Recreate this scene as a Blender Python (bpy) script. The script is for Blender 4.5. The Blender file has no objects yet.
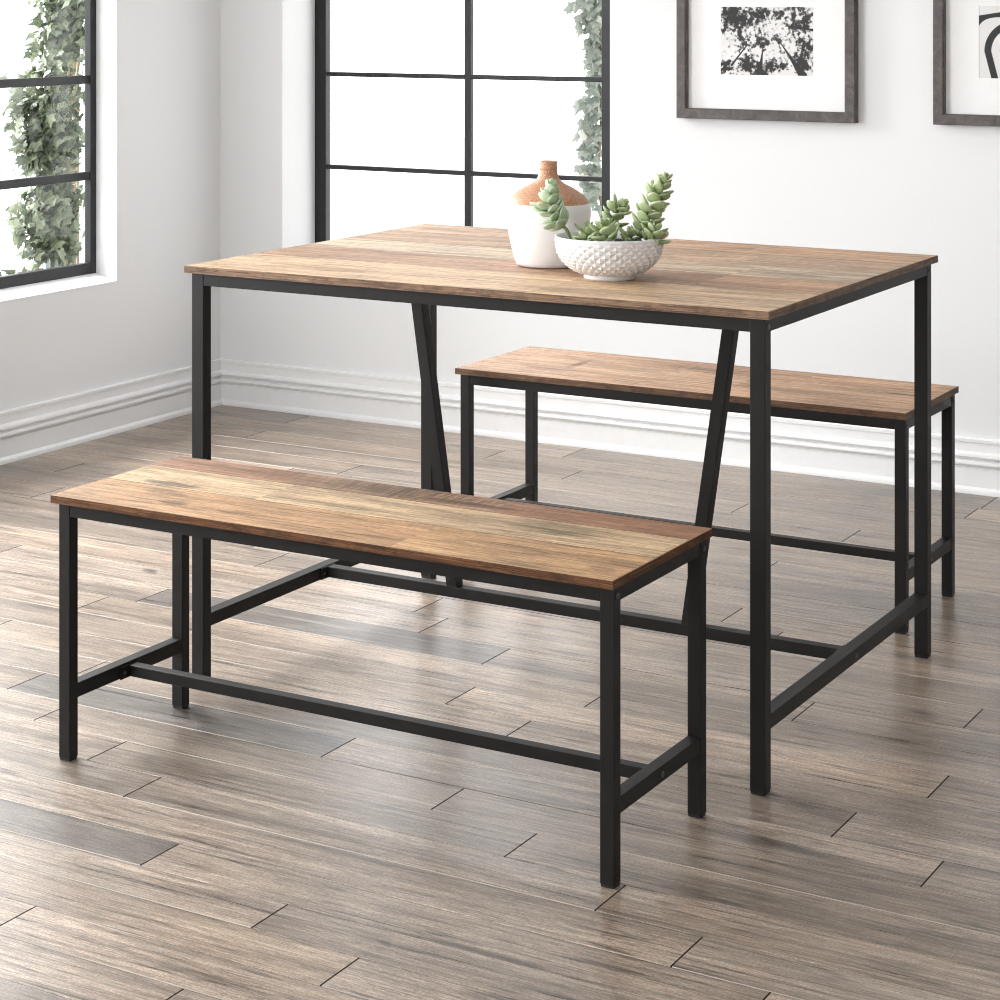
import bpy, bmesh, math, random
from mathutils import Vector, Matrix, noise
PI = math.pi
S = bpy.context.scene
COL = S.collection
rnd = random.Random(7)

# ------------------------------------------------------------------ helpers
def link(o, parent=None):
    COL.objects.link(o)
    if parent is not None: o.parent = parent
    return o

def props(o, label=None, cat=None, group=None, kind=None):
    if label: o['label'] = label
    if cat: o['category'] = cat
    if group: o['group'] = group
    if kind: o['kind'] = kind
    return o

def empty(name, loc, label, cat, group=None, rz=0):
    o = bpy.data.objects.new(name, None)
    o.empty_display_size = 0.05
    o.location = loc; o.rotation_euler = (0, 0, rz)
    link(o); return props(o, label, cat, group)

def obj(name, bm, mats, parent=None, smooth=False, loc=None):
    me = bpy.data.meshes.new(name)
    bm.normal_update()
    bm.to_mesh(me); bm.free()
    if not isinstance(mats, (list, tuple)): mats = [mats]
    for m in mats: me.materials.append(m)
    if smooth:
        for p in me.polygons: p.use_smooth = True
    o = bpy.data.objects.new(name, me)
    if loc: o.location = loc
    return link(o, parent)

def box(bm, lo, hi, bev=0.0, mi=0, M=None):
    t = bmesh.new()
    vs = [t.verts.new((x, y, z)) for x in (lo[0], hi[0]) for y in (lo[1], hi[1]) for z in (lo[2], hi[2])]
    for f in ((0, 1, 3, 2), (4, 6, 7, 5), (0, 4, 5, 1), (2, 3, 7, 6), (0, 2, 6, 4), (1, 5, 7, 3)):
        t.faces.new([vs[i] for i in f])
    if bev > 0:
        bmesh.ops.bevel(t, geom=list(t.edges), offset=bev, segments=2, affect='EDGES', profile=0.6)
    bmesh.ops.recalc_face_normals(t, faces=list(t.faces))
    merge(bm, t, mi, M)

def merge(bm, t, mi=0, M=None, smooth=None):
    mp = {}
    for v in t.verts:
        mp[v] = bm.verts.new(M @ v.co if M else v.co)
    for f in t.faces:
        try: g = bm.faces.new([mp[v] for v in f.verts])
        except ValueError: continue
        g.material_index = mi if mi is not None else f.material_index
        g.smooth = f.smooth if smooth is None else smooth
    t.free()

def lathe(prof, n=64, cap=True):
    bm = bmesh.new(); rings = []
    for r, z in prof:
        if r < 1e-6: rings.append([bm.verts.new((0, 0, z))])
        else: rings.append([bm.verts.new((r*math.cos(2*PI*i/n), r*math.sin(2*PI*i/n), z)) for i in range(n)])
    for a, b in zip(rings, rings[1:]):
        for i in range(n):
            j = (i+1) % n
            if len(a) == 1: bm.faces.new((a[0], b[j], b[i]))
            elif len(b) == 1: bm.faces.new((a[i], a[j], b[0]))
            else: bm.faces.new((a[i], a[j], b[j], b[i]))
    bmesh.ops.recalc_face_normals(bm, faces=list(bm.faces))
    return bm

def tube(bm, pts, radii, n=8, mi=0):
    rings = []
    for k, p in enumerate(pts):
        p = Vector(p)
        d = (Vector(pts[min(k+1, len(pts)-1)])-Vector(pts[max(k-1, 0)])).normalized()
        a = d.cross(Vector((0.3, 0.1, 1)) if abs(d.z) < .9 else Vector((1, 0, 0))).normalized(); b = d.cross(a)
        r = radii[k] if isinstance(radii, (list, tuple)) else radii
        rings.append([bm.verts.new(p+(a*math.cos(2*PI*i/n)+b*math.sin(2*PI*i/n))*r) for i in range(n)])
    for a, b in zip(rings, rings[1:]):
        for i in range(n):
            f = bm.faces.new((a[i], a[(i+1) % n], b[(i+1) % n], b[i])); f.smooth = True; f.material_index = mi
    for ring in (rings[0], rings[-1]):
        f = bm.faces.new(ring); f.material_index = mi

# ------------------------------------------------------------------ materials
class NT:
    def __init__(s, name):
        s.m = bpy.data.materials.new(name); s.m.use_nodes = True
        s.t = s.m.node_tree; s.b = s.t.nodes['Principled BSDF']; s.out = s.t.nodes['Material Output']
    def n(s, typ, ins=None, **kw):
        nd = s.t.nodes.new(typ)
        for k, v in kw.items(): setattr(nd, k, v)
        for k, v in (ins or {}).items(): s.set(nd.inputs[k], v)
        return nd
    def set(s, sock, v):
        if hasattr(v, 'links') or isinstance(v, bpy.types.NodeSocket): s.t.links.new(v, sock)
        else: sock.default_value = v
    def math(s, op, a, b=0.0, c=0.0, clamp=False):
        nd = s.n('ShaderNodeMath', {0: a, 1: b, 2: c}, operation=op, use_clamp=clamp); return nd.outputs[0]
    def mix(s, f, a, b, mode='MIX'):
        nd = s.n('ShaderNodeMix', data_type='RGBA', blend_type=mode)
        s.set(nd.inputs[0], f); s.set(nd.inputs[6], a); s.set(nd.inputs[7], b); return nd.outputs[2]
    def ramp(s, f, stops, interp='LINEAR'):
        nd = s.n('ShaderNodeValToRGB', {0: f}); cr = nd.color_ramp; cr.interpolation = interp
        while len(cr.elements) < len(stops): cr.elements.new(0.5)
        for e, (p, c) in zip(cr.elements, stops):
            e.position = p; e.color = c if len(c) == 4 else (*c, 1)
        return nd.outputs[0]
    def noise(s, vec, scale=(1, 1, 1), sc=1.0, detail=4, rough=.55, dist=0.0):
        mp = s.n('ShaderNodeMapping', {'Vector': vec, 'Scale': scale})
        return s.n('ShaderNodeTexNoise', {'Vector': mp.outputs[0], 'Scale': sc, 'Detail': detail, 'Roughness': rough, 'Distortion': dist}).outputs[0]
    def bump(s, h, strength=.2, dist=.001):
        nd = s.n('ShaderNodeBump', {'Height': h, 'Strength': strength, 'Distance': dist})
        s.t.links.new(nd.outputs[0], s.b.inputs['Normal'])

def grey(v): return (v, v, v, 1)

def plain(name, col, rough=.5, spec=.5, metal=0, bump=None):
    k = NT(name); tc = k.n('ShaderNodeTexCoord').outputs['Object']
    nz = k.noise(tc, sc=(bump or 30.), detail=3)
    k.set(k.b.inputs['Base Color'], k.mix(nz, (*[c*.96 for c in col], 1), (*[min(1, c*1.03) for c in col], 1)))
    k.b.inputs['Roughness'].default_value = rough
    k.b.inputs['Specular IOR Level'].default_value = spec
    k.b.inputs['Metallic'].default_value = metal
    if bump: k.bump(nz, .12, .001)
    return k.m

M_wall = plain('white_wall_paint', (.795, .802, .806), .75, .2, bump=220.)
M_wall2 = plain('bounce_cutting_grey', (.42, .425, .43), .8, .2)  # grey made up for the unseen walls to cut bounce light
M_trim = plain('white_gloss_trim', (.84, .84, .84), .35, .4)
M_reveal = plain('white_window_reveal', (.86, .86, .865), .6, .3)
M_steel = plain('black_powder_coated_steel', (.0088, .0080, .0075), .50, .25, bump=900.)
M_cap = plain('black_plastic', (.012, .012, .012), .5, .4)
M_bolt = plain('dark_bolt_metal', (.10, .095, .09), .3, .6, .6)
M_winmetal = plain('black_window_metal', (.009, .0095, .012), .42, .4)
M_white_glaze = plain('white_glaze', (.80, .80, .80), .32, .5)
M_bowl = plain('matte_white_ceramic', (.78, .78, .775), .45, .4)
M_mat = plain('white_mat_board', (.86, .86, .855), .9, .1)
M_ground = plain('pale_paving', (.78, .78, .76), .8, .2)
M_soil = plain('dark_potting_soil', (.05, .04, .03), .95, .1, bump=300.)
M_pebble = plain('pale_pebble', (.55, .54, .52), .7, .3)
M_post = plain('tan_timber', (.17, .13, .07), .8, .2, bump=60.)
M_board = plain('blue_grey_painted_board', (.095, .12, .13), .7, .2, bump=60.)
M_bark = plain('brown_vine_bark', (.22, .19, .13), .9, .1)
M_sstem = plain('succulent_stem', (.20, .25, .12), .6, .3)

def terracotta():
    k = NT('speckled_terracotta'); tc = k.n('ShaderNodeTexCoord').outputs['Object']
    a = k.noise(tc, sc=45., detail=4); b = k.noise(tc, sc=420., detail=2)
    c = k.mix(a, (.40, .19, .095, 1), (.56, .31, .18, 1))
    c = k.mix(k.ramp(b, ((.36, grey(1)), (.44, grey(0)))), c, (.32, .14, .07, 1))
    c = k.mix(k.ramp(b, ((.60, grey(0)), (.70, grey(.7)))), c, (.80, .60, .44, 1))
    k.set(k.b.inputs['Base Color'], c); k.b.inputs['Roughness'].default_value = .5
    k.bump(b, .2, .0006); return k.m
M_terra = terracotta()

def glass():
    k = NT('window_glass'); t = k.t
    tr = k.n('ShaderNodeBsdfTransparent'); gl = k.n('ShaderNodeBsdfGlossy', {'Roughness': .02})
    fc = k.n('ShaderNodeLayerWeight', {'Blend': .5}).outputs['Facing']     # same on both faces of the pane
    mx = k.n('ShaderNodeMixShader'); f = k.math('ADD', k.math('MULTIPLY', k.math('POWER', fc, 5.), .5), .02)
    t.links.new(f, mx.inputs[0]); t.links.new(tr.outputs[0], mx.inputs[1]); t.links.new(gl.outputs[0], mx.inputs[2])
    t.links.new(mx.outputs[0], k.out.inputs[0]); return k.m
M_glass = glass()

def leaf_mat(name, c1, c2, trans=.35, rough=.5, sc=25., tip=None):
    k = NT(name); tc = k.n('ShaderNodeTexCoord').outputs['Object']
    at = k.n('ShaderNodeAttribute', attribute_name='tint')
    nz = k.noise(tc, sc=sc, detail=2)
    f = k.math('ADD', k.math('MULTIPLY', nz, .4), k.math('MULTIPLY', at.outputs['Fac'], .7), clamp=True)
    c = k.mix(f, (*c1, 1), (*c2, 1))
    k.set(k.b.inputs['Base Color'], c); k.b.inputs['Roughness'].default_value = rough
    if trans:
        tl = k.n('ShaderNodeBsdfTranslucent', {'Color': c}); mx = k.n('ShaderNodeMixShader', {0: trans})
        k.t.links.new(k.b.outputs[0], mx.inputs[1]); k.t.links.new(tl.outputs[0], mx.inputs[2])
        k.t.links.new(mx.outputs[0], k.out.inputs[0])
    return k.m
M_ivy = leaf_mat('ivy_leaf', (.024, .044, .030), (.21, .24, .145), .25)
M_ivy_haze = leaf_mat('haze_pale_ivy_leaf', (.16, .21, .18), (.50, .52, .45), .35)  # bright outdoor haze is put into the leaf colour
M_succ = leaf_mat('succulent_leaf', (.20, .27, .11), (.50, .58, .33), 0, .45, 60.)
M_succ_pale = leaf_mat('pale_succulent_leaf', (.26, .36, .20), (.58, .66, .48), 0, .45, 60.)

def col_attr_nodes(k):
    at = k.n('ShaderNodeAttribute', attribute_name='plank')
    return at.outputs['Color'], at.outputs['Alpha']

def floor_mat():
    k = NT('weathered_plank_floor')
    g = k.n('ShaderNodeTexCoord').outputs['Object']
    col, seed = col_attr_nodes(k)
    off = k.n('ShaderNodeCombineXYZ', {0: k.math('MULTIPLY', seed, 37.), 1: k.math('MULTIPLY', seed, 91.), 2: k.math('MULTIPLY', seed, 13.)})
    v = k.n('ShaderNodeVectorMath', {0: g, 1: off.outputs[0]}, operation='ADD').outputs[0]
    broad = k.noise(v, (1.3, 9, 1), 1., 4, .55, .6)
    grain = k.noise(v, (4.2, 105, 1), 1., 6, .66, .6)
    fine = k.noise(v, (26, 420, 1), 1., 3, .6)
    speck = k.noise(v, (230, 420, 1), 1., 1, .5)
    patch = k.noise(v, (3.2, 13, 1), 1., 4, .55, 1.6)
    c = k.mix(1., col, k.ramp(broad, ((.32, grey(.58)), (.5, grey(1.0)), (.66, grey(1.30)))), 'MULTIPLY')
    c = k.mix(1., c, k.ramp(grain, ((.34, grey(.38)), (.45, grey(.86)), (.55, grey(1.10)), (.68, grey(1.38)))), 'MULTIPLY')
    c = k.mix(1., c, k.ramp(fine, ((.35, grey(.62)), (.5, grey(1.0)), (.65, grey(1.30)))), 'MULTIPLY')
    c = k.mix(.8, c, k.ramp(speck, ((.32, grey(.62)), (.5, grey(1.0)), (.70, grey(1.35)))), 'MULTIPLY')
    dark = k.math('MULTIPLY', k.ramp(patch, ((.58, grey(0)), (.68, grey(.85)))), k.ramp(grain, ((.42, grey(1)), (.56, grey(.12)))))
    c = k.mix(dark, c, (.040, .030, .022, 1))
    lines = k.noise(v, (2.6, 75, 1), 1., 4, .6, 1.0)
    c = k.mix(k.ramp(lines, ((.32, grey(.7)), (.39, grey(0)))), c, (.060, .044, .032, 1))
    c = k.mix(k.ramp(lines, ((.60, grey(0)), (.70, grey(.4)))), c, (.46, .39, .31, 1))
    k.set(k.b.inputs['Base Color'], c)
    k.set(k.b.inputs['Roughness'], k.math('ADD', k.math('MULTIPLY', grain, .16), .22))
    k.b.inputs['Specular IOR Level'].default_value = .8
    h = k.math('ADD', k.math('MULTIPLY', grain, .6), k.math('MULTIPLY', fine, .4))
    k.bump(h, .28, .0012)
    return k.m
M_floor = floor_mat()
M_edge_l = plain('plank_edge_highlight', (.40, .35, .30), .4, .5)  # pale tone paints window glare along the plank seams
M_joint = plain('dark_plank_joint', (.04, .032, .026), .7, .2)

def wood_mat(name, spots=(), crack=.62, stripe=False, warm=1.0):
    """printed reclaimed-wood top: tint per board in 'plank', grain along x, named stain spots (x, y, rx, ry, colour, strength)"""
    k = NT(name)
    g = k.n('ShaderNodeTexCoord').outputs['Object']
    col, seed = col_attr_nodes(k)
    off = k.n('ShaderNodeCombineXYZ', {0: k.math('MULTIPLY', seed, 31.), 1: k.math('MULTIPLY', seed, 17.), 2: 0.})
    v = k.n('ShaderNodeVectorMath', {0: g, 1: off.outputs[0]}, operation='ADD').outputs[0]
    broad = k.noise(v, (3.6, 26, 1), 1., 4, .6, .7)
    grain = k.noise(v, (9, 170, 1), 1., 5, .65, .5)
    fine = k.noise(v, (85, 620, 1), 1., 2, .6)
    saw = k.noise(v, (300, 18, 1), 1., 3, .6)
    patch = k.noise(v, (5.5, 22, 1), 1., 4, .6, 1.5)
    c = k.mix(1., col, k.ramp(broad, ((.34, grey(.66)), (.5, grey(1.0)), (.66, grey(1.24)))), 'MULTIPLY')
    c = k.mix(1., c, k.ramp(grain, ((.34, grey(.48)), (.45, grey(.90)), (.56, grey(1.08)), (.68, grey(1.28)))), 'MULTIPLY')
    c = k.mix(.8, c, k.ramp(fine, ((.35, grey(.66)), (.5, grey(1.0)), (.65, grey(1.24)))), 'MULTIPLY')
    c = k.mix(.22, c, k.ramp(saw, ((.35, grey(.66)), (.5, grey(1.0)), (.65, grey(1.18)))), 'MULTIPLY')
    dk = k.math('MULTIPLY', k.ramp(patch, ((crack, grey(0)), (crack+.09, grey(.8)))), k.ramp(grain, ((.40, grey(1)), (.60, grey(.1)))))
    c = k.mix(dk, c, (.05, .03, .017, 1))
    lines = k.noise(v, (4.5, 115, 1), 1., 3, .55, 1.1)
    c = k.mix(k.ramp(lines, ((.31, grey(.75)), (.37, grey(0)))), c, (.085, .048, .026, 1))
    c = k.mix(k.ramp(lines, ((.62, grey(0)), (.70, grey(.35)))), c, (.72, .55, .38, 1))
    sep = k.n('ShaderNodeSeparateXYZ', {0: g})
    for (sx, sy, rx, ry, sc, st, kind) in spots:
        dx = k.math('DIVIDE', k.math('SUBTRACT', sep.outputs[0], sx), rx)
        dy = k.math('DIVIDE', k.math('SUBTRACT', sep.outputs[1], sy), ry)
        d = k.math('ADD', k.math('MULTIPLY', dx, dx), k.math('MULTIPLY', dy, dy))
        d = k.math('ADD', d, k.math('MULTIPLY', k.math('SUBTRACT', patch, .5), 2.4))
        f = k.ramp(d, ((.35, grey(st)), (1.0, grey(0))))
        if kind == 'saw': f = k.math('MULTIPLY', f, k.ramp(saw, ((.44, grey(1)), (.58, grey(.12)))))
        else: f = k.math('MULTIPLY', f, k.ramp(grain, ((.44, grey(1)), (.62, grey(.4)))))
        c = k.mix(f, c, (*sc, 1))
    k.set(k.b.inputs['Base Color'], c)
    k.b.inputs['Roughness'].default_value = .55; k.b.inputs['Specular IOR Level'].default_value = .3
    k.bump(grain, .15, .0006)
    return k.m

def edge_mat(name, c1, c2, c3):
    k = NT(name)
    g = k.n('ShaderNodeTexCoord').outputs['Object']
    a = k.noise(g, (9, 9, 420), 1., 5, .6, .8)
    b = k.noise(g, (30, 30, 60), 1., 4, .7)
    c = k.ramp(a, ((.33, c1), (.5, c2), (.68, c3)))
    c = k.mix(k.ramp(b, ((.38, grey(.5)), (.52, grey(0)))), c, (*[x*.45 for x in c1[:3]], 1))
    k.set(k.b.inputs['Base Color'], c); k.b.inputs['Roughness'].default_value = .6
    k.b.inputs['Specular IOR Level'].default_value = .25
    return k.m

def wood_frame_mat():
    k = NT('grey_stained_frame_wood'); g = k.n('ShaderNodeTexCoord').outputs['Object']
    a = k.noise(g, (25, 25, 25), 1., 5, .65, 1.); b = k.noise(g, (160, 160, 160), 1., 3, .6)
    c = k.ramp(a, ((.3, (.045, .036, .033)), (.5, (.080, .067, .062)), (.7, (.125, .108, .10))))
    c = k.mix(.5, c, k.ramp(b, ((.3, grey(.7)), (.7, grey(1.25)))), 'MULTIPLY')
    k.set(k.b.inputs['Base Color'], c); k.b.inputs['Roughness'].default_value = .55; k.bump(b, .2, .0005)
    return k.m
M_fwood = wood_frame_mat()

def print_mat():
    k = NT('printed_photograph_paper'); at = k.n('ShaderNodeAttribute', attribute_name='ink')
    k.set(k.b.inputs['Base Color'], at.outputs['Color']); k.b.inputs['Roughness'].default_value = .6
    return k.m
M_print = print_mat()

# ------------------------------------------------------------------ room shell
RX, RY, RZ = 5.3, -7.6, 2.6     # right wall x, front wall y, ceiling z
def struct(name, bm, m, parent=None, **kw):
    o = obj(name, bm, m, parent, **kw)
    if parent is None: o['kind'] = 'structure'
    return o

def wall_with_holes(name, axis, c0, c1, u0, u1, z0, z1, holes, mat=None):
    """axis 'x': wall slab between x=c0..c1 running along y; axis 'y': slab y=c0..c1 running along x; holes (ua, ub, za, zb)"""
    us = sorted({u0, u1, *[h[0] for h in holes], *[h[1] for h in holes]})
    bm = bmesh.new()
    for a, b in zip(us, us[1:]):
        hs = [h for h in holes if h[0] <= a+1e-6 and h[1] >= b-1e-6]
        segs = [(z0, z1)] if not hs else [(z0, hs[0][2]), (hs[0][3], z1)]
        for s in segs:
            if axis == 'x': box(bm, (c0, a, s[0]), (c1, b, s[1]))
            else: box(bm, (a, c0, s[0]), (b, c1, s[1]))
    return struct(name, bm, mat or M_wall)

W1 = (-1.98, -.513, .428, 1.86)      # window 1 on the left wall: y0, y1, z0, z1
W3 = (-4.9, -2.4, .43, 2.3)         # unseen window added further forward on the left wall for fill light
W2 = (.226, 1.300, .405, 1.86)      # window 2 on the back wall: x0, x1
W4 = (.6, 4.7, .5, 2.35)             # wide window added behind the camera for fill light
wall_with_holes('wall_left', 'x', -.112, 0, RY, 0, 0, RZ, [W3, W1])
wall_with_holes('wall_back', 'y', 0, .26, -.112, RX+.2, 0, RZ, [W2])
wall_with_holes('wall_right', 'x', RX, RX+.2, RY, 0, 0, RZ, [], M_wall2)
wall_with_holes('wall_front', 'y', RY-.2, RY, -.112, RX+.2, 0, RZ, [W4], M_wall2)
bm = bmesh.new(); box(bm, (-.112, RY-.2, RZ), (RX+.2, .26, RZ+.15)); struct('ceiling', bm, M_wall)
bm = bmesh.new(); box(bm, (-14, -16, -.25), (16, 14, -.17)); g = struct('ground', bm, M_ground)

# floor: one mesh of laid planks, each plank with its own tone
ROWS = [.035, -.125, -.245, -.37, -.485, -.62, -.74, -.86, -.985, -1.11, -1.245, -1.36, -1.50, -1.62, -1.74, -1.855, -1.975, -2.09,
        -2.205, -2.32, -2.43, -2.535, -2.64, -2.74, -2.845, -2.94, -3.03, -3.125, -3.22]
while ROWS[-1] > RY: ROWS.append(ROWS[-1]-.097)
FIX = {0: [.32], 3: [1.84], 4: [.81, 2.16], 7: [.17, 1.28], 10: [1.05, 2.171], 11: [1.15, 2.3], 13: [.6, 1.7, 2.76], 14: [1.10, 1.90, 2.5],
       15: [1.03, 2.168], 18: [1.3, 2.733], 19: [1.25, 1.914, 2.90], 20: [1.4, 2.18], 21: [1.6, 2.36], 22: [1.75, 2.55], 23: [1.2, 2.706], 24: [1.28, 1.935, 2.84],
       25: [2.187], 26: [1.5, 2.356], 27: [1.9, 2.6]}
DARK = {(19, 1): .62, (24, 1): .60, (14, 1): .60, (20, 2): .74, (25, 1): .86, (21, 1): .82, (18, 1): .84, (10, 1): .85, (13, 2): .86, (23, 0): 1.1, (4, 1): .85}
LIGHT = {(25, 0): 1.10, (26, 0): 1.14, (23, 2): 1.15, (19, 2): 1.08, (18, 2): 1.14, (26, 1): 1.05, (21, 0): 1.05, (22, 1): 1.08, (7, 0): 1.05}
bm = bmesh.new()
lay = bm.loops.layers.float_color.new('plank')
fr = random.Random(3)
def quad(cs, mi, col):
    f = bm.faces.new([bm.verts.new(c) for c in cs]); f.material_index = mi
    for l in f.loops: l[lay] = col
for i, (ya, yb) in enumerate(zip(ROWS, ROWS[1:])):
    js = FIX.get(i, [])
    xs = [0.0]
    if not js:
        x = fr.uniform(.2, 1.1)
        while x < RX-.1: js = js+[x]; x += fr.uniform(.85, 1.35)
    else:
        x = js[-1]+fr.uniform(.8, 1.2)
        while x < RX-.1: js = js+[x]; x += fr.uniform(.85, 1.35)
    xs = [-.02]+js+[RX]
    for k, (xa, xb) in enumerate(zip(xs, xs[1:])):
        t = fr.uniform(.80, 1.17)
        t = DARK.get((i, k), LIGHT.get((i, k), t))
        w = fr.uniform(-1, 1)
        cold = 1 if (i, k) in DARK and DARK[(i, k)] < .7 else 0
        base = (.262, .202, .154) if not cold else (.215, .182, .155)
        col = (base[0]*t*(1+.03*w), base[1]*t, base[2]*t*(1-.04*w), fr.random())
        g1, g2, e = .0010, .0013, .0010
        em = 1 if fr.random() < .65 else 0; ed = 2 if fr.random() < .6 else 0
        A, B, C_, D = xa+g2, xb-g2, ya-.0007, yb+.0007
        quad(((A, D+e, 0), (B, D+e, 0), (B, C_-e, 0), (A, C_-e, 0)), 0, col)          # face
        dz = -.0010
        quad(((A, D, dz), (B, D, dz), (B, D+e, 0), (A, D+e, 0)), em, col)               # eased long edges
        quad(((A, C_-e, 0), (B, C_-e, 0), (B, C_, dz), (A, C_, dz)), ed, col)
        quad(((xb-g2, D, 0), (xb+g2, D, -.0015), (xb+g2, C_, -.0015), (xb-g2, C_, 0)), 2, col)
    quad(((-.02, yb-.0007, -.0022), (RX, yb-.0007, -.0022), (RX, yb+.0007, -.0022), (-.02, yb+.0007, -.0022)), 2, (0, 0, 0, 0))
# slab underneath
box(bm, (-.13, RY-.16, -.12), (RX+.2, .26, -.004), mi=2)
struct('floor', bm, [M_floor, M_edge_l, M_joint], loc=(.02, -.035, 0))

# baseboards
BH = .137
PROF = [(.026, 0), (.026, .035), (.0245, .075), (.020, .105), (.0160, .125), (.0155, .46), (.0110, .47), (.0110, .495), (.0220, .51), (.0260, .54), (.0250, .58), (.0190, .595), (.0110, .60),
        (.0110, .63), (.0200, .64), (.0245, .675), (.0225, .72), (.0160, .75), (.0120, .76), (.0115, .92), (.0150, .93), (.0150, .985), (.0100, 1.0), (0, 1.0)]
def baseboard(name, fa, fb):
    bm = bmesh.new()
    a = [bm.verts.new(fa(d*.75, z*BH)) for d, z in PROF]; b = [bm.verts.new(fb(d*.75, z*BH)) for d, z in PROF]
    for i in range(len(PROF)-1): bm.faces.new((a[i], b[i], b[i+1], a[i+1]))
    bmesh.ops.recalc_face_normals(bm, faces=list(bm.faces))
    return struct(name, bm, M_trim)
baseboard('baseboard_left', lambda d, z: (d, RY, z), lambda d, z: (d, -d, z))
baseboard('baseboard_back', lambda d, z: (d, -d, z), lambda d, z: (RX-d, -d, z))
baseboard('baseboard_right', lambda d, z: (RX-d, RY, z), lambda d, z: (RX-d, -d, z))

# ------------------------------------------------------------------ windows
def window(name, axis, rect, d0, fw, rows, cols, fw_right=None, fw_bottom=None, bar=.026, z_bottom=None, fd=.045, vb=None):
    """rect: u0,u1,z0,z1; frame lies d0..d0+.045 outside the room face. axis 'x' left wall (outside is -x), 'y' back wall (outside +y), 'f' front wall"""
    u0, u1, z0, z1 = rect
    if z_bottom: z0 = z_bottom
    def P(u, d, z):
        return {'x': (-d, u, z), 'y': (u, d, z), 'f': (u, RY-d, z)}[axis]
    def bx(bm, ua, ub, da, db, za, zb, bev=.002):
        a, b = P(ua, da, za), P(ub, db, zb)
        box(bm, tuple(map(min, a, b)), tuple(map(max, a, b)), bev)
    o = bpy.data.objects.new(name, None); link(o); o['kind'] = 'structure'
    fr_ = fw_right or fw; fb = fw_bottom or fw
    bm = bmesh.new()
    bx(bm, u0, u0+fw, d0, d0+fd, z0, z1); bx(bm, u1-fr_, u1, d0, d0+fd, z0, z1)
    bx(bm, u0+fw, u1-fr_, d0, d0+fd, z0, z0+fb); bx(bm, u0+fw, u1-fr_, d0, d0+fd, z1-fw, z1)
    obj('window_frame', bm, M_winmetal, o)
    for zc in rows:
        if not z0+.06 < zc < z1-.06: continue
        bm = bmesh.new(); bx(bm, u0+fw, u1-fr_, d0+.003, d0+fd*.75, zc-bar/2, zc+bar/2); obj('glazing_bar', bm, M_winmetal, o)
    for uc in cols:
        bm = bmesh.new(); bx(bm, uc-(vb or bar)/2, uc+(vb or bar)/2, d0+.002, d0+fd*.8, z0+fb, z1-fw); obj('mullion', bm, M_winmetal, o)
    bm = bmesh.new(); bx(bm, u0+fw, u1-fr_, d0+fd*.4, d0+fd*.4+.004, z0+fb, z1-fw, 0); obj('window_pane', bm, M_glass, o)
    return o
w1 = window('window_1', 'x', W1, .073, .026, [1.002, .727, 1.277, 1.552], [-1.0-.02, -1.51], z_bottom=.447, bar=.024, fd=.022, fw_bottom=.032)
bm = bmesh.new()   # sloping sill
prf = [(0.0, .4285), (0.0, .4295), (-.073, .447), (-.112, .447), (-.112, .4285)]
a = [bm.verts.new((x, W1[0]+.001, z)) for x, z in prf]; b = [bm.verts.new((x, W1[1]-.001, z)) for x, z in prf]
for i in range(len(prf)): bm.faces.new((a[i], a[(i+1) % 5], b[(i+1) % 5], b[i]))
bm.faces.new(a); bm.faces.new(b); bmesh.ops.recalc_face_normals(bm, faces=list(bm.faces))
obj('window_sill', bm, M_reveal, w1)
window('window_2', 'y', W2, .18, .040, [1.003, .720, 1.286, 1.569], [.757], fw_right=.110, bar=.0135, fd=.026, vb=.022)
window('added_window_3', 'x', W3, .06, .05, [1.0, 1.6], [-4.3, -3.65, -3.0])
window('added_window_4', 'f', W4, .08, .05, [1.1, 1.7], [1.4, 2.2, 3.0, 3.8])

# ------------------------------------------------------------------ furniture
def plank_top(L, W, z0, z1, strips, bev=.0009):
    """strips: list of (y fraction start, [(x fraction start, (r,g,b)), ...]). One closed mesh, top face split per board."""
    bm = bmesh.new(); lay = bm.loops.layers.float_color.new('plank')
    r = random.Random(int(L*1000))
    def q(cs, mi, col=(.4, .25, .15, .5)):
        f = bm.faces.new([bm.verts.new(c) for c in cs]); f.material_index = mi
        for l in f.loops: l[lay] = col
    ys = [s[0] for s in strips]+[1.0]
    for (y0, segs), y1 in zip(strips, ys[1:]):
        xs = [s[0] for s in segs]+[1.0]
        for (x0, c), x1 in zip(segs, xs[1:]):
            X0, X1 = max(x0*L, bev), min(x1*L, L-bev); Y0, Y1 = max(y0*W, bev), min(y1*W, W-bev)
            col = (*c, r.random())
            g = .0015
            ga = g if y0 > 0 else 0
            q(((X0, Y0+ga, z1), (X1, Y0+ga, z1), (X1, Y1, z1), (X0, Y1, z1)), 0, col)
            if ga: q(((X0, Y0, z1), (X1, Y0, z1), (X1, Y0+ga, z1), (X0, Y0+ga, z1)), 2)
    b = bev
    o_ = [(0, 0), (L, 0), (L, W), (0, W)]; i_ = [(b, b), (L-b, b), (L-b, W-b), (b, W-b)]
    for k in range(4):
        m = (k+1) % 4
        q(((*o_[k], z1-b), (*o_[m], z1-b), (*i_[m], z1), (*i_[k], z1)), 3)
        q(((*o_[k], z0), (*o_[m], z0), (*o_[m], z1-b), (*o_[k], z1-b)), 1)
    q(((0, 0, z0), (0, W, z0), (L, W, z0), (L, 0, z0)), 1)
    bmesh.ops.remove_doubles(bm, verts=list(bm.verts), dist=1e-5)
    return bm

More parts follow.
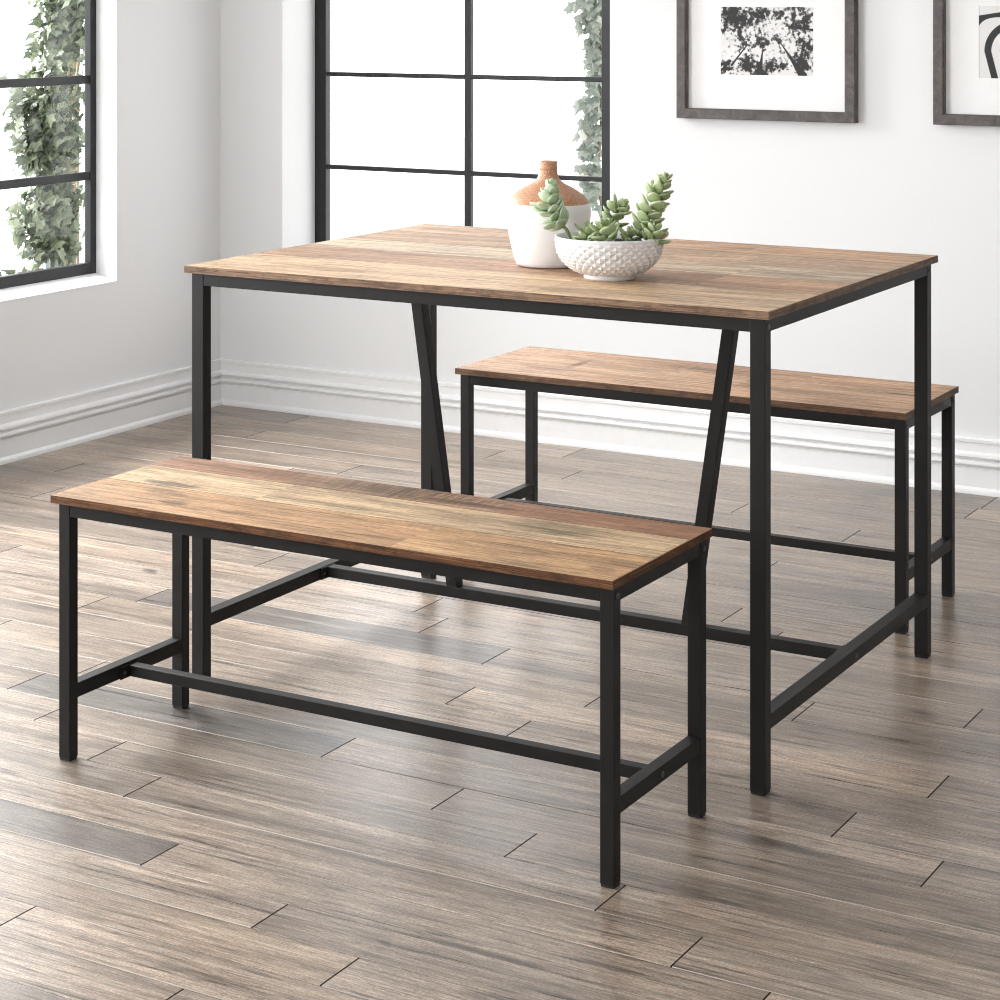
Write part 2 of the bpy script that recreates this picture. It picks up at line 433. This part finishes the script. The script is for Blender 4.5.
def bolt(parent, x, y, z, axis, r=.0042):
    t = lathe([(0, 0), (r, 0), (r, .0012), (r*.8, .0022), (r*.45, .0024), (r*.4, .0012), (0, .0012)], 16)
    R = {'+x': Matrix.Rotation(PI/2, 4, 'Y'), '-x': Matrix.Rotation(-PI/2, 4, 'Y'), '-y': Matrix.Rotation(PI/2, 4, 'X'), '+y': Matrix.Rotation(-PI/2, 4, 'X')}[axis]
    bm = bmesh.new(); merge(bm, t, 0, Matrix.Translation((x, y, z)) @ R); obj('bolt', bm, M_bolt, parent)

def trestle(root, L, W, H, th, topbm, topmats, ix, yf, yb, tw, ap, zr, rh, zs, sh, topname, brace=None):
    """steel frame with four square legs under a board; all local, origin at the front-left floor corner of the board"""
    obj(topname, topbm, topmats, root)
    zt = H-th
    xs = (ix, L-ix-tw); ysl = (yf, W-yb-tw)
    for x in xs:
        for y in ysl:
            bm = bmesh.new(); box(bm, (x, y, .004), (x+tw, y+tw, zt), .0012)
            lg = obj('leg', bm, M_steel, root)
            bm = bmesh.new(); box(bm, (x+.0008, y+.0008, 0), (x+tw-.0008, y+tw-.0008, .0045), .0008)
            obj('foot_cap', bm, M_cap, lg)
    e = .0006
    for y in ysl:
        bm = bmesh.new(); box(bm, (xs[0]+tw, y+e, zt-ap), (xs[1], y+tw-e, zt-.0003), .0012); obj('apron_rail', bm, M_steel, root)
    for x in xs:
        bm = bmesh.new(); box(bm, (x+e, ysl[0]+tw, zt-ap), (x+tw-e, ysl[1], zt-.0003), .0012); obj('apron_rail', bm, M_steel, root)
        bm = bmesh.new(); box(bm, (x+e, ysl[0]+tw, zr), (x+tw-e, ysl[1], zr+rh), .0012); obj('side_stretcher', bm, M_steel, root)
    yc = (ysl[0]+ysl[1]+tw)/2; sw = tw*.95
    bm = bmesh.new(); box(bm, (xs[0]+tw, yc-sw/2, zs), (xs[1], yc+sw/2, zs+sh), .0012); obj('centre_stretcher', bm, M_steel, root)
    for x, sg in ((xs[0]+tw, 1), (xs[1], -1)):      # joining plates
        bm = bmesh.new(); a = x if sg > 0 else x-.0025
        box(bm, (a, yc-sw/2-.022, zs-.001), (a+.0025, yc+sw/2+.004, zs+sh+.001), .0006); obj('bracket', bm, M_steel, root)
        bolt(root, x+.0025*sg, yc-sw/2-.012, zs+sh/2, '+x' if sg > 0 else '-x', .003)
    for y in ysl:
        bolt(root, xs[1]+tw, y+tw/2, zt-ap*.62, '+x'); bolt(root, xs[0], y+tw/2, zt-ap*.62, '-x')
    bolt(root, xs[1]+tw-e, yc, zr+rh/2, '+x'); bolt(root, xs[0]+e, yc, zr+rh/2, '-x')
    if brace:
        bm = bmesh.new(); box(bm, (xs[0]+tw, yc-.010, zt-ap), (xs[1], yc+.010, zt-.0003), .001); obj('centre_rail', bm, M_steel, root)
        to, bo = brace; bwd = .0235
        for s in (0, 1):
            xt = to if s == 0 else L-to; xb = bo if s == 0 else L-bo
            bm = bmesh.new(); vs = []
            for x, z in ((xb, zs+sh-.0006), (xt, zt-ap+.0006)):
                vs.append([bm.verts.new(c) for c in ((x-bwd/2, yc-.0125, z), (x+bwd/2, yc-.0125, z), (x+bwd/2, yc+.0125, z), (x-bwd/2, yc+.0125, z))])
            for i in range(4): bm.faces.new((vs[0][i], vs[0][(i+1) % 4], vs[1][(i+1) % 4], vs[1][i]))
            bm.faces.new(vs[0]); bm.faces.new(vs[1]); bmesh.ops.recalc_face_normals(bm, faces=list(bm.faces))
            bmesh.ops.bevel(bm, geom=list(bm.edges), offset=.0012, segments=2, affect='EDGES')
            obj('diagonal_brace', bm, M_steel, root)

TAN, PALE, RED, BRN, GRY = (.475, .32, .195), (.54, .39, .25), (.35, .21, .13), (.37, .24, .15), (.475, .365, .255)
# --- table
T0 = (1.5131, -2.2636); TL, TW = 1.1082, .8744
table = empty('dining_table', (T0[0], T0[1], 0), 'tall rectangular dining table with reclaimed-wood top and black steel legs carrying the vase', 'table')
tstr = [(0, [(0, (.50, .345, .215)), (.62, (.495, .34, .21))]), (.26, [(0, RED), (.42, (.36, .205, .12)), (.80, (.42, .25, .15))]),
        (.45, [(0, GRY), (.5, (.54, .405, .275)), (.8, GRY)]), (.63, [(0, BRN), (.45, (.43, .28, .175)), (.75, (.38, .255, .165))]),
        (.82, [(0, (.45, .29, .18)), (.35, (.41, .25, .155)), (.7, (.46, .28, .17))])]
M_ttop = wood_mat('table_top_reclaimed_wood', [(.22, .10, .13, .035, (.16, .09, .045), .5, 'g'), (.95, .45, .10, .02, (.12, .08, .05), .55, 'g'), (.35, .42, .12, .015, (.10, .06, .04), .5, 'g')], crack=.60)
M_tedge = edge_mat('table_edge_wood', (.085, .048, .030, 1), (.19, .115, .072, 1), (.31, .205, .135, 1))
M_arris = plain('arris_highlight', (.36, .24, .14), .5, .3)  # highlight along the bench top's edge, painted as a paler tone
trestle(table, TL, TW, .75, .0128, plank_top(TL, TW, .75-.0128, .75, tstr), [M_ttop, M_tedge, M_joint, M_tedge], .0097, .0105, .0099, .025, .0225, .097, .0235, .098, .0205, 'tabletop', brace=(.228, .315))

# --- benches
BL, BW, BHt = .993, .353, .431
def bench(loc, label, strips, mats):
    r = empty('dining_bench', (*loc, 0), label, 'bench', 'matching benches either side of the table')
    trestle(r, BL, BW, BHt, .0130, plank_top(BL, BW, BHt-.0130, BHt, strips), mats, .0051, .0150, .0090, .0218, .0230, .0985, .0235, .0985, .0185, 'seat_board')
    return r
OR, PL2, RB = (.40, .235, .12), (.50, .36, .22), (.27, .145, .085)
bstr = [(0, [(0, OR), (.64, (.41, .245, .125))]), (.41, [(0, (.47, .335, .20)), (.3, (.485, .345, .21))]),
        (.76, [(0, RB), (.27, (.26, .16, .095)), (.52, (.30, .17, .10)), (.66, (.31, .16, .095))])]
green, blk, drk = (.085, .075, .04), (.035, .025, .016), (.10, .055, .028)
M_bseat = wood_mat('front_bench_reclaimed_wood', [
    (.80, .215, .085, .03, green, .85, 'g'), (.12, .165, .06, .02, blk, .75, 'g'), (.20, .06, .035, .014, drk, .9, 'g'), (.33, .055, .045, .012, drk, .8, 'g'),
    (.15, .105, .05, .02, drk, .6, 'g'), (.50, .32, .17, .05, (.07, .045, .025), .85, 'saw'), (.30, .31, .20, .04, drk, .5, 'saw'), (.60, .30, .10, .012, blk, .6, 'g'),
    (.955, .05, .022, .014, (.16, .08, .04), .7, 'g'), (.70, .075, .03, .01, drk, .4, 'g')], crack=.64)
M_bedge = edge_mat('front_bench_edge_wood', (.04, .017, .007, 1), (.105, .042, .016, 1), (.21, .10, .042, 1))
bench((1.5754, -2.7137), 'long low wooden-topped bench in the foreground, in front of the table', bstr, [M_bseat, M_bedge, M_joint, M_arris])
dstr = [(0, [(0, (.43, .26, .155)), (.42, (.45, .275, .165)), (.72, (.41, .25, .15))]), (.30, [(0, (.42, .255, .15)), (.22, (.47, .295, .18)), (.6, (.44, .27, .165))]),
        (.66, [(0, (.40, .24, .145)), (.38, (.36, .215, .13)), (.7, (.42, .25, .15))])]
M_dseat = wood_mat('back_bench_reclaimed_wood', [(.205, .19, .012, .06, blk, .8, 'g'), (.16, .10, .05, .015, blk, .6, 'g'), (.45, .27, .12, .03, drk, .5, 'saw'), (.92, .20, .04, .008, blk, .7, 'g')], crack=.62)
M_dedge = edge_mat('back_bench_edge_wood', (.075, .038, .022, 1), (.145, .078, .044, 1), (.22, .13, .08, 1))
bench((1.5405, -1.3066), 'wooden-topped bench behind the table, close to the white back wall', dstr, [M_dseat, M_dedge, M_joint, M_dedge])

# ------------------------------------------------------------------ vase
# (profile radii in metres)
vase = empty('stoneware_vase', (2.070, -1.915, .75), 'bottle-shaped vase with a white glazed body and speckled terracotta shoulder on the table', 'vase')
body = [(0, .002), (.046, .002), (.050, 0), (.0555, .003), (.0585, .010), (.0625, .025), (.067, .045), (.0715, .068), (.0745, .088), (.0752, .100), (.0740, .109), (.0715, .1135)]
body = [(r_*1.028, z_) for r_, z_ in body]
obj('glazed_body', lathe(body, 96), M_white_glaze, vase, smooth=True)
sh = [(.0715, .1135), (.0695, .1185), (.0640, .1255), (.054, .134), (.042, .1415), (.031, .147), (.0245, .152), (.0195, .158), (.0170, .166), (.0158, .173)]
sh = [(r_*(1+.028*min(1, max(0, (r_-.016)/.05))), z_) for r_, z_ in sh]; sh[0] = (body[-1][0], sh[0][1])
obj('terracotta_shoulder', lathe(sh, 96), M_terra, vase, smooth=True)
nk = [(.0158, .173), (.0168, .1742), (.0168, .1762), (.0160, .1776), (.0162, .186), (.0160, .1882), (.0145, .1888), (.0130, .1875), (.0125, .170), (.0125, .160), (0, .160)]
obj('neck_rim', lathe(nk, 64), M_terra, vase, smooth=True)

# ------------------------------------------------------------------ bowl with succulents
BP = (2.239, -2.019, .75)
pl = empty('succulent_planter', BP, 'low white bowl with a faceted diamond pattern planted with green succulents, on the table', 'planter')
def outer(t):   # t 0 foot .. 1 rim -> (r, z)
    pts = [(.0440, .0075), (.0560, .0120), (.0690, .0200), (.0790, .0300), (.0865, .0420), (.0905, .0540), (.0925, .0640), (.0930, .0715)]
    f = t*(len(pts)-1); i = min(int(f), len(pts)-2); u = f-i
    return pts[i][0]*(1-u)+pts[i+1][0]*u, pts[i][1]*(1-u)+pts[i+1][1]*u
bm = bmesh.new(); NA, NR = 62, 11; grid = []
for j in range(NR+1):
    t = j/NR*.93; r, z = outer(t); row = []
    for i in range(NA):
        hi = (i+j) % 2 == 1 and 0 < j < NR
        k = (.0040*(.35+.65*math.sin(PI*min(1, t*1.0+.12)))) if hi else 0
        a = 2*PI*i/NA
        row.append(bm.verts.new(((r+k)*math.cos(a), (r+k)*math.sin(a), z-(k*.3)))); 
    grid.append(row)
for j in range(NR):
    for i in range(NA):
        a, b, c, d = grid[j][i], grid[j][(i+1) % NA], grid[j+1][(i+1) % NA], grid[j+1][i]
        if (i+j) % 2 == 0: bm.faces.new((a, b, c)); bm.faces.new((a, c, d))
        else: bm.faces.new((a, b, d)); bm.faces.new((b, c, d))
prof = [outer(.93), (.0932, .0700), (.0926, .0722), (.0910, .0728), (.0895, .0715), (.0880, .060), (.082, .040), (.070, .024), (.050, .014), (0, .012)]
rings = [grid[-1]]
for r, z in prof[1:-1]:
    rings.append([bm.verts.new((r*math.cos(2*PI*i/NA), r*math.sin(2*PI*i/NA), z)) for i in range(NA)])
for p, q_ in zip(rings, rings[1:]):
    for i in range(NA):
        f = bm.faces.new((p[i], p[(i+1) % NA], q_[(i+1) % NA], q_[i])); f.smooth = True
c0 = bm.verts.new((0, 0, .012))
for i in range(NA): bm.faces.new((rings[-1][i], rings[-1][(i+1) % NA], c0))
obj('bowl', bm, M_bowl, pl)
foot = [(0, .003), (.036, .003), (.038, 0), (.0425, 0), (.0440, .0025), (.0432, .0060), (.0440, .0080), (.020, .0080)]
obj('foot_ring', lathe(foot, 72), M_bowl, pl, smooth=True)
bm = lathe([(0, .062), (.03, .0625), (.06, .061), (.0865, .058), (.080, .045)], 48)
for v in bm.verts: v.co.z += .002*noise.noise(v.co*90)
obj('soil', bm, M_soil, pl, smooth=True)
bm = bmesh.new()
for px_, py_, pr_ in ((.018, -.058, .008), (.030, -.052, .0065), (.008, -.066, .006)):
    t = bmesh.new(); bmesh.ops.create_icosphere(t, subdivisions=2, radius=pr_)
    for v in t.verts: v.co *= 1+.15*noise.noise(v.co*200)
    merge(bm, t, 0, Matrix.Translation((px_, py_, .066)), True)
obj('pebbles', bm, M_pebble, pl)

def leaf_mesh(L, W, T, n=8, m=9):
    """fat pointed oval leaf along +x, slightly cupped"""
    bm = bmesh.new(); rings = []
    for j in range(m+1):
        t = j/m
        w = (math.sin(PI*min(1, t**1.05))**.60) if 0 < t < 1 else 0
        x = L*t; zc = .16*L*(t**2)
        if w < 1e-4: rings.append([bm.verts.new((x, 0, zc))]); continue
        rings.append([bm.verts.new((x, W*w*math.cos(2*PI*i/n), zc+T*w*math.sin(2*PI*i/n)-T*.25*w*abs(math.cos(2*PI*i/n)) + .10*W*w*abs(math.cos(2*PI*i/n)))) for i in range(n)])
    for a, b in zip(rings, rings[1:]):
        for i in range(n):
            k = (i+1) % n
            if len(a) == 1: f = (a[0], b[k], b[i])
            elif len(b) == 1: f = (a[i], a[k], b[0])
            else: f = (a[i], a[k], b[k], b[i])
            bm.faces.new(f).smooth = True
    return bm

def succulent(name, path, nleaf, L, mat, seed, open_=.9, stem_r=.0035, Wf=.36, start=.1):
    r = random.Random(seed); bm = bmesh.new(); lay = bm.verts.layers.float_color.new('tint')
    P = [Vector(p) for p in path]
    def at(t):
        f = t*(len(P)-1); i = min(int(f), len(P)-2); u = f-i
        return P[i].lerp(P[i+1], u), (P[i+1]-P[i]).normalized()
    k = 0
    for j in range(nleaf):
        t = start+(1-start)*(j/(nleaf-1))**.95
        p, d = at(min(t, 1))
        p = p.copy()
        a = d.cross(Vector((0, 1, .1))).normalized(); b = d.cross(a)
        for s in (0, 1, 2):
            ang = j*PI/3*1.07+s*PI*2/3+r.uniform(-.25, .25)
            rad = a*math.cos(ang)+b*math.sin(ang)
            top = max(0, (t-.72)/.28)
            up = open_*(.35+.25*r.random())+top*1.1
            dirv = (rad+d*up).normalized()
            ll = L*(.85+.3*r.random())*(1-.50*top)*(.8+.2*min(1, t*4))
            lm = leaf_mesh(ll, ll*Wf*(1+.15*r.random()), ll*.125)
            zax = (d-dirv*d.dot(dirv))
            if zax.length < 1e-3: zax = Vector((0, 0, 1))
            zax.normalize(); yax = zax.cross(dirv)
            M = Matrix((dirv, yax, zax)).transposed().to_4x4(); M.translation = p+rad*stem_r*.5
            n0 = len(bm.verts); merge(bm, lm, 0, M, True); bm.verts.ensure_lookup_table()
            tint = r.random()
            for v in bm.verts[n0:]: v[lay] = (tint, tint, tint, 1)
    o = obj('succulent', bm, mat, pl)
    bm = bmesh.new(); tube(bm, [p for p in P], [stem_r*(1-.5*i/(len(P)-1)) for i in range(len(P))], 8)
    obj('stem', bm, M_sstem, o)
    return o
# right-hand direction of the photo in the table plane and its perpendicular
def pv(u, w, z): return (u*.85+w*.527, u*.527*1.0 - w*.85, z)   # u to the right in the photo, w towards the camera
succulent('s', [pv(-.062, .0, .060), pv(-.075, .01, .085), pv(-.098, .010, .108), pv(-.105, .008, .130), pv(-.100, .0, .158)], 12, .031, M_succ_pale, 1, start=.30)
succulent('s', [pv(.050, .0, .060), pv(.058, .0, .085), pv(.068, .0, .112), pv(.082, -.004, .140), pv(.096, -.006, .168)], 13, .033, M_succ, 2, start=.10)
succulent('s', [pv(.0, -.03, .060), pv(.006, -.030, .085), pv(.016, -.030, .110), pv(.026, -.028, .124)], 7, .027, M_succ, 3, start=.25)
succulent('s', [pv(-.005, .04, .060), pv(-.012, .045, .078), pv(-.012, .045, .094)], 5, .032, M_succ, 4, start=.1)
succulent('s', [pv(-.040, .02, .058), pv(-.043, .022, .072), pv(-.040, .02, .088)], 4, .028, M_succ, 5, start=.15)
succulent('s', [pv(.062, .035, .060), pv(.070, .036, .072), pv(.075, .036, .086)], 5, .030, M_succ, 6, start=.1)
succulent('s', [pv(.030, .02, .060), pv(.032, .02, .070), pv(.033, .02, .080)], 4, .022, M_succ, 8, start=.1)

# ------------------------------------------------------------------ framed prints
def img_mesh(w, h, nx, nz, fn):
    bm = bmesh.new(); lay = bm.verts.layers.float_color.new('ink')
    vs = [[bm.verts.new((w*i/nx, 0, h*j/nz)) for j in range(nz+1)] for i in range(nx+1)]
    for i in range(nx+1):
        for j in range(nz+1):
            c = fn(i/nx, 1-j/nz); vs[i][j][lay] = (c, c*.985, c*.975, 1)
    for i in range(nx):
        for j in range(nz): bm.faces.new((vs[i][j], vs[i+1][j], vs[i+1][j+1], vs[i][j+1]))
    return bm

CROWNS = [(.10, .10, .17, 1), (.22, .20, .15, .8), (.42, .10, .13, 1), (.64, .11, .09, .9), (.95, .13, .10, .8), (.80, .28, .10, .8), (.93, .30, .08, .6), (.28, .55, .14, .6),
          (.20, .42, .08, .5), (.46, .52, .09, .8), (.44, .36, .09, .5), (.64, .48, .12, .55), (.88, .50, .12, .65), (.95, .62, .10, .7), (.06, .88, .10, 1), (.27, .84, .10, .8),
          (.56, .86, .10, .8), (.68, .86, .07, .9), (.90, .85, .13, .8), (.40, .97, .20, .8), (.80, .02, .12, .6), (.04, .35, .08, .7), (.85, .75, .10, .6)]
TRUNKS = [((.462, .60), (.425, 1.0), .007, .042), ((.63, .48), (.89, 1.0), .006, .045), ((.28, .58), (.12, .86), .007, .012), ((.70, .28), (1.0, .335), .004, .014),
          ((.28, .58), (.16, .42), .004, .004), ((.46, .60), (.44, .38), .006, .003), ((.24, .60), (.14, .56), .003, .003), ((.62, .50), (.56, .40), .003, .002)]
def forest(u, v):
    d = 0
    for cx, cy, r, s in CROWNS: d += s*math.exp(-(((u-cx)**2+((v-cy)*.75)**2)/(r*r*.55)))
    n1 = noise.fractal(Vector((u*26, v*19, 1.3)), .8, 2.0, 5)
    ang = 0
    val = d*.95-.42+n1*.62
    g = .74-.06*noise.noise(Vector((u*5, v*5, 3)))
    k = 1/(1+math.exp(-val*14))
    for a, b, w0, w1 in TRUNKS:
        ax, ay = a; bx_, by = b
        ex, ey = bx_-ax, (by-ay)*.667; px_, py_ = u-ax, (v-ay)*.667
        t = max(0, min(1, (px_*ex+py_*ey)/(ex*ex+ey*ey)))
        dd = math.hypot(px_-t*ex, py_-t*ey); w = w0+(w1-w0)*t*t
        k = max(k, max(0, min(1, (w-dd)/.004+.5)))
    return g*(1-k)+.010*k

def zebra(u, v):
    x, y = 445+u*784, 72+v*523          # the design's own grid
    cx = 712
    if x > cx: x = 2*cx-x
    yy = y-400
    if yy < 0: r = math.hypot((cx-x), yy*1.02)
    else: r = (cx-x)+yy*.27*(1 if x < cx else -1)
    def sm(a): return max(0, min(1, a/3+.5))
    k = 0
    for hi, lo in ((225, 172), (108, 52), (20, -40)):
        k = max(k, min(sm(hi-r), sm(r-lo)))
    # upper sweeping band
    top = 140-(x-447)*.15; bot = 150+65*math.exp(-(x-447)/45)
    k = max(k, min(sm(y-top), sm(bot-y)))
    if x < 449 and u < .5: k = max(k, .6)
    return .72*(1-k)+.010*k

def picture(loc, label, fn, px0=.1185, W=.490, H=.409, mw=.027, dep=.030):
    r = empty('picture_frame', loc, label, 'picture', 'grey wooden frames on the back wall')
    bm = bmesh.new()   # mitred moulding; local: x right, z up, front at -y
    pr = [(0, 0), (0, -dep+.0015), (.0015, -dep), (mw-.003, -dep), (mw, -dep+.003), (mw, -.008), (mw, 0)]
    cs = [lambda a: (a, a), lambda a: (W-a, a), lambda a: (W-a, H-a), lambda a: (a, H-a)]
    R = [[bm.verts.new((c(a)[0], y, c(a)[1])) for a, y in pr] for c in cs]
    for k in range(4):
        p, q_ = R[k], R[(k+1) % 4]
        for i in range(len(pr)): bm.faces.new((p[i], q_[i], q_[(i+1) % len(pr)], p[(i+1) % len(pr)]))
    bmesh.ops.recalc_face_normals(bm, faces=list(bm.faces))
    obj('frame_moulding', bm, M_fwood, r)
    bm = bmesh.new(); box(bm, (mw-.004, -.010, mw-.004), (W-mw+.004, -.004, H-mw+.004)); obj('mat_board', bm, M_mat, r)
    pw, ph = .255, .179
    o = obj('photo_print', img_mesh(pw, ph, 300, 200, fn), M_print, r)
    o.location = (px0, -.0104, .118)
    return r
picture((1.5085, -.001, .914), 'grey framed black-and-white photograph of treetops from below, on the back wall', forest)
picture((2.2005, -.001, .917), 'grey framed print of curved black and white stripes, at the right edge of the photo', zebra, .1095)

# ------------------------------------------------------------------ outside: posts and ivy
def ivy_leaf(s, r):
    pts = [(0, 0), (.28, -.10), (.50, -.02), (.42, .18), (.55, .42), (.27, .48), (.16, .62), (0, 1.0), (-.16, .62), (-.27, .48), (-.55, .42), (-.42, .18), (-.50, -.02), (-.28, -.10)]
    bm = bmesh.new()
    c = bm.verts.new((0, .3*s, .06*s)); vs = [bm.verts.new((x*s, y*s, -.10*s*abs(x)*2+r.uniform(-.02, .02)*s)) for x, y in pts]
    for i in range(len(vs)): bm.faces.new((c, vs[i], vs[(i+1) % len(vs)]))
    return bm

def ivy(name, label, regions, mat, face, seed, stems, sh=(0, 0)):
    """regions: (centre, spread, count, size)"""
    r = random.Random(seed)
    root = empty(name, regions[0][0][:2]+(-.17,), label, 'ivy'); base = root.location.copy()
    regions = [((c[0]+sh[0], c[1]+sh[1], c[2]), sp, int(cnt*1.7), size*1.15) for c, sp, cnt, size in regions]
    bm = bmesh.new(); lay = bm.verts.layers.float_color.new('tint')
    for c, sp, cnt, size in regions:
        for _ in range(cnt):
            p = Vector([c[i]+max(-1.6, min(1.6, r.gauss(0, .6)))*sp[i] for i in range(3)])-base
            s = size*r.uniform(.6, 1.25)
            lm = ivy_leaf(s, r)
            # hanging leaves: tip down, blade turned roughly to the light
            yaw = face+r.gauss(0, .7)
            M = Matrix.Translation(p) @ Matrix.Rotation(yaw, 4, 'Z') @ Matrix.Rotation(r.gauss(-.35, .45), 4, 'X') @ Matrix.Rotation(PI+r.gauss(0, .7), 4, 'Y')
            M = M @ Matrix.Rotation(PI/2, 4, 'X')
            n0 = len(bm.verts); merge(bm, lm, 0, M); bm.verts.ensure_lookup_table()
            t = min(1, max(0, r.gauss(.4, .3)))
            for v in bm.verts[n0:]: v[lay] = (t, t, t, 1)
    obj('foliage', bm, mat, root)
    bm = bmesh.new()
    for path in stems: tube(bm, [Vector(p)-base for p in path], .005, 6)
    obj('vine_stem', bm, M_bark, root)
    return root

bm = bmesh.new(); box(bm, (-.55, -.105, -.17), (-.50, -.058, 2.5), .003)
props(obj('timber_post', bm, M_post), 'slim tan timber post outside the left window behind the ivy', 'post')
bm = bmesh.new(); box(bm, (-.55, -.165, -.17), (-.52, -.112, 2.5), .002)
props(obj('painted_board', bm, M_board), 'narrow blue-grey painted board beside the tan post outside the left window', 'board')
def wig(x, y, z0, z1, a, seed):
    r = random.Random(seed); n = 16
    return [(x+r.uniform(-a, a), y+r.uniform(-a, a), z0+(z1-z0)*i/n) for i in range(n+1)]
regA = [((-.42, -.20, 1.16), (.05, .085, .12), 240, .036), ((-.42, -.27, 1.02), (.04, .07, .05), 60, .034), ((-.42, -.30, .90), (.05, .115, .075), 230, .036),
        ((-.42, -.28, .79), (.05, .11, .06), 170, .036), ((-.42, -.25, .66), (.04, .07, .06), 90, .032), ((-.42, -.29, .58), (.05, .11, .06), 210, .036), ((-.42, -.27, .49), (.05, .08, .035), 70, .034),
        ((-.42, -.40, .40), (.05, .13, .03), 60, .038), ((-.42, -.18, 1.45), (.06, .12, .16), 200, .038), ((-.42, -.22, .25), (.05, .14, .09), 90, .038), ((-.435, -.13, .85), (.015, .02, .3), 26, .026)]
ivy('climbing_ivy', 'dense green ivy climbing the tan post outside the left window', regA, M_ivy, -PI/2+.9, 11,
    [wig(-.42, -.17, -.17, 1.6, .012, 1), wig(-.41, -.23, -.17, 1.4, .02, 2), wig(-.41, -.29, .3, 1.1, .03, 3)], (.04, -.075))
regB = [((.985, .55, 1.20), (.035, .03, .045), 50, .034), ((1.0, .55, 1.10), (.022, .03, .05), 26, .034), ((1.0, .55, 1.0), (.02, .03, .05), 20, .034), ((1.0, .55, .90), (.02, .03, .06), 22, .034),
        ((.98, .55, .80), (.028, .03, .06), 30, .032), ((.985, .55, .68), (.03, .03, .07), 30, .032), ((.95, .55, .92), (.012, .02, .01), 2, .045), ((.985, .55, 1.40), (.04, .04, .12), 60, .036)]
ivy('trailing_ivy', 'thin haze-pale ivy strand seen through the right edge of the back window', regB, M_ivy_haze, .5, 12, [wig(1.01, .56, -.17, 1.6, .01, 5)])

# ------------------------------------------------------------------ light, world, camera
w = bpy.data.worlds.new('overcast_sky'); S.world = w; w.use_nodes = True
bg = w.node_tree.nodes['Background']; bg.inputs[0].default_value = (.985, .99, 1, 1); bg.inputs[1].default_value = 3.2

DX, DY = .02, -.035     # the furniture and the camera stand this much further from the corner
def area(name, loc, direction, sx, sy, power, col=(1, 1, 1), portal=False):
    d = bpy.data.lights.new(name, 'AREA'); d.shape = 'RECTANGLE'; d.size = sx; d.size_y = sy; d.energy = power; d.color = col
    if portal: d.cycles.is_portal = True
    o = bpy.data.objects.new(name, d); link(o); o.location = loc
    o.rotation_euler = Vector(direction).to_track_quat('-Z', 'Y').to_euler()
    return o
area('window_1_portal', (-.03, (W1[0]+W1[1])/2, (W1[2]+W1[3])/2), (1, 0, 0), W1[1]-W1[0], W1[3]-W1[2], 1, portal=True)
area('window_2_portal', ((W2[0]+W2[1])/2, .03, (W2[2]+W2[3])/2), (0, -1, 0), W2[1]-W2[0], W2[3]-W2[2], 1, portal=True)
# fill lamps set in the two added, unseen windows
area('fill_lamp_3', (-.05, (W3[0]+W3[1])/2, (W3[2]+W3[3])/2), (1, 0, 0), W3[1]-W3[0]-.1, W3[3]-W3[2]-.1, 98, (.955, .98, 1))
# bright patch of sky beyond the left window
area('bright_sky', (-1.75, -.9, 2.5), (1, -.15, -.55), 1.8, 1.6, 420, (.985, .99, 1))
area('fill_lamp_4', ((W4[0]+W4[1])/2, RY-.05, (W4[2]+W4[3])/2), (0, 1, 0), W4[1]-W4[0]-.1, W4[3]-W4[2]-.1, 24, (.96, .98, 1))  # fill lamp in the added window behind the camera

cam = bpy.data.cameras.new('camera'); co = bpy.data.objects.new('camera', cam); link(co)
YAW = -.555
co.location = (3.8227+DX, -5.4243+DY, 1.2289)
co.rotation_euler = (PI/2, 0, -YAW)
cam.sensor_width = 36; cam.lens = 2187.08/1000*36
cam.shift_x = (500-348.1645)/1000; cam.shift_y = -(500-.0408)/1000
cam.clip_start = .05
S.camera = co
S.view_settings.view_transform = 'Standard'; S.view_settings.look = 'None'
S.view_settings.exposure = .07; S.view_settings.gamma = 1
S.cycles.use_denoising = True; S.cycles.filter_width = 1.05
S.cycles.max_bounces = 10; S.cycles.diffuse_bounces = 6; S.cycles.transparent_max_bounces = 12
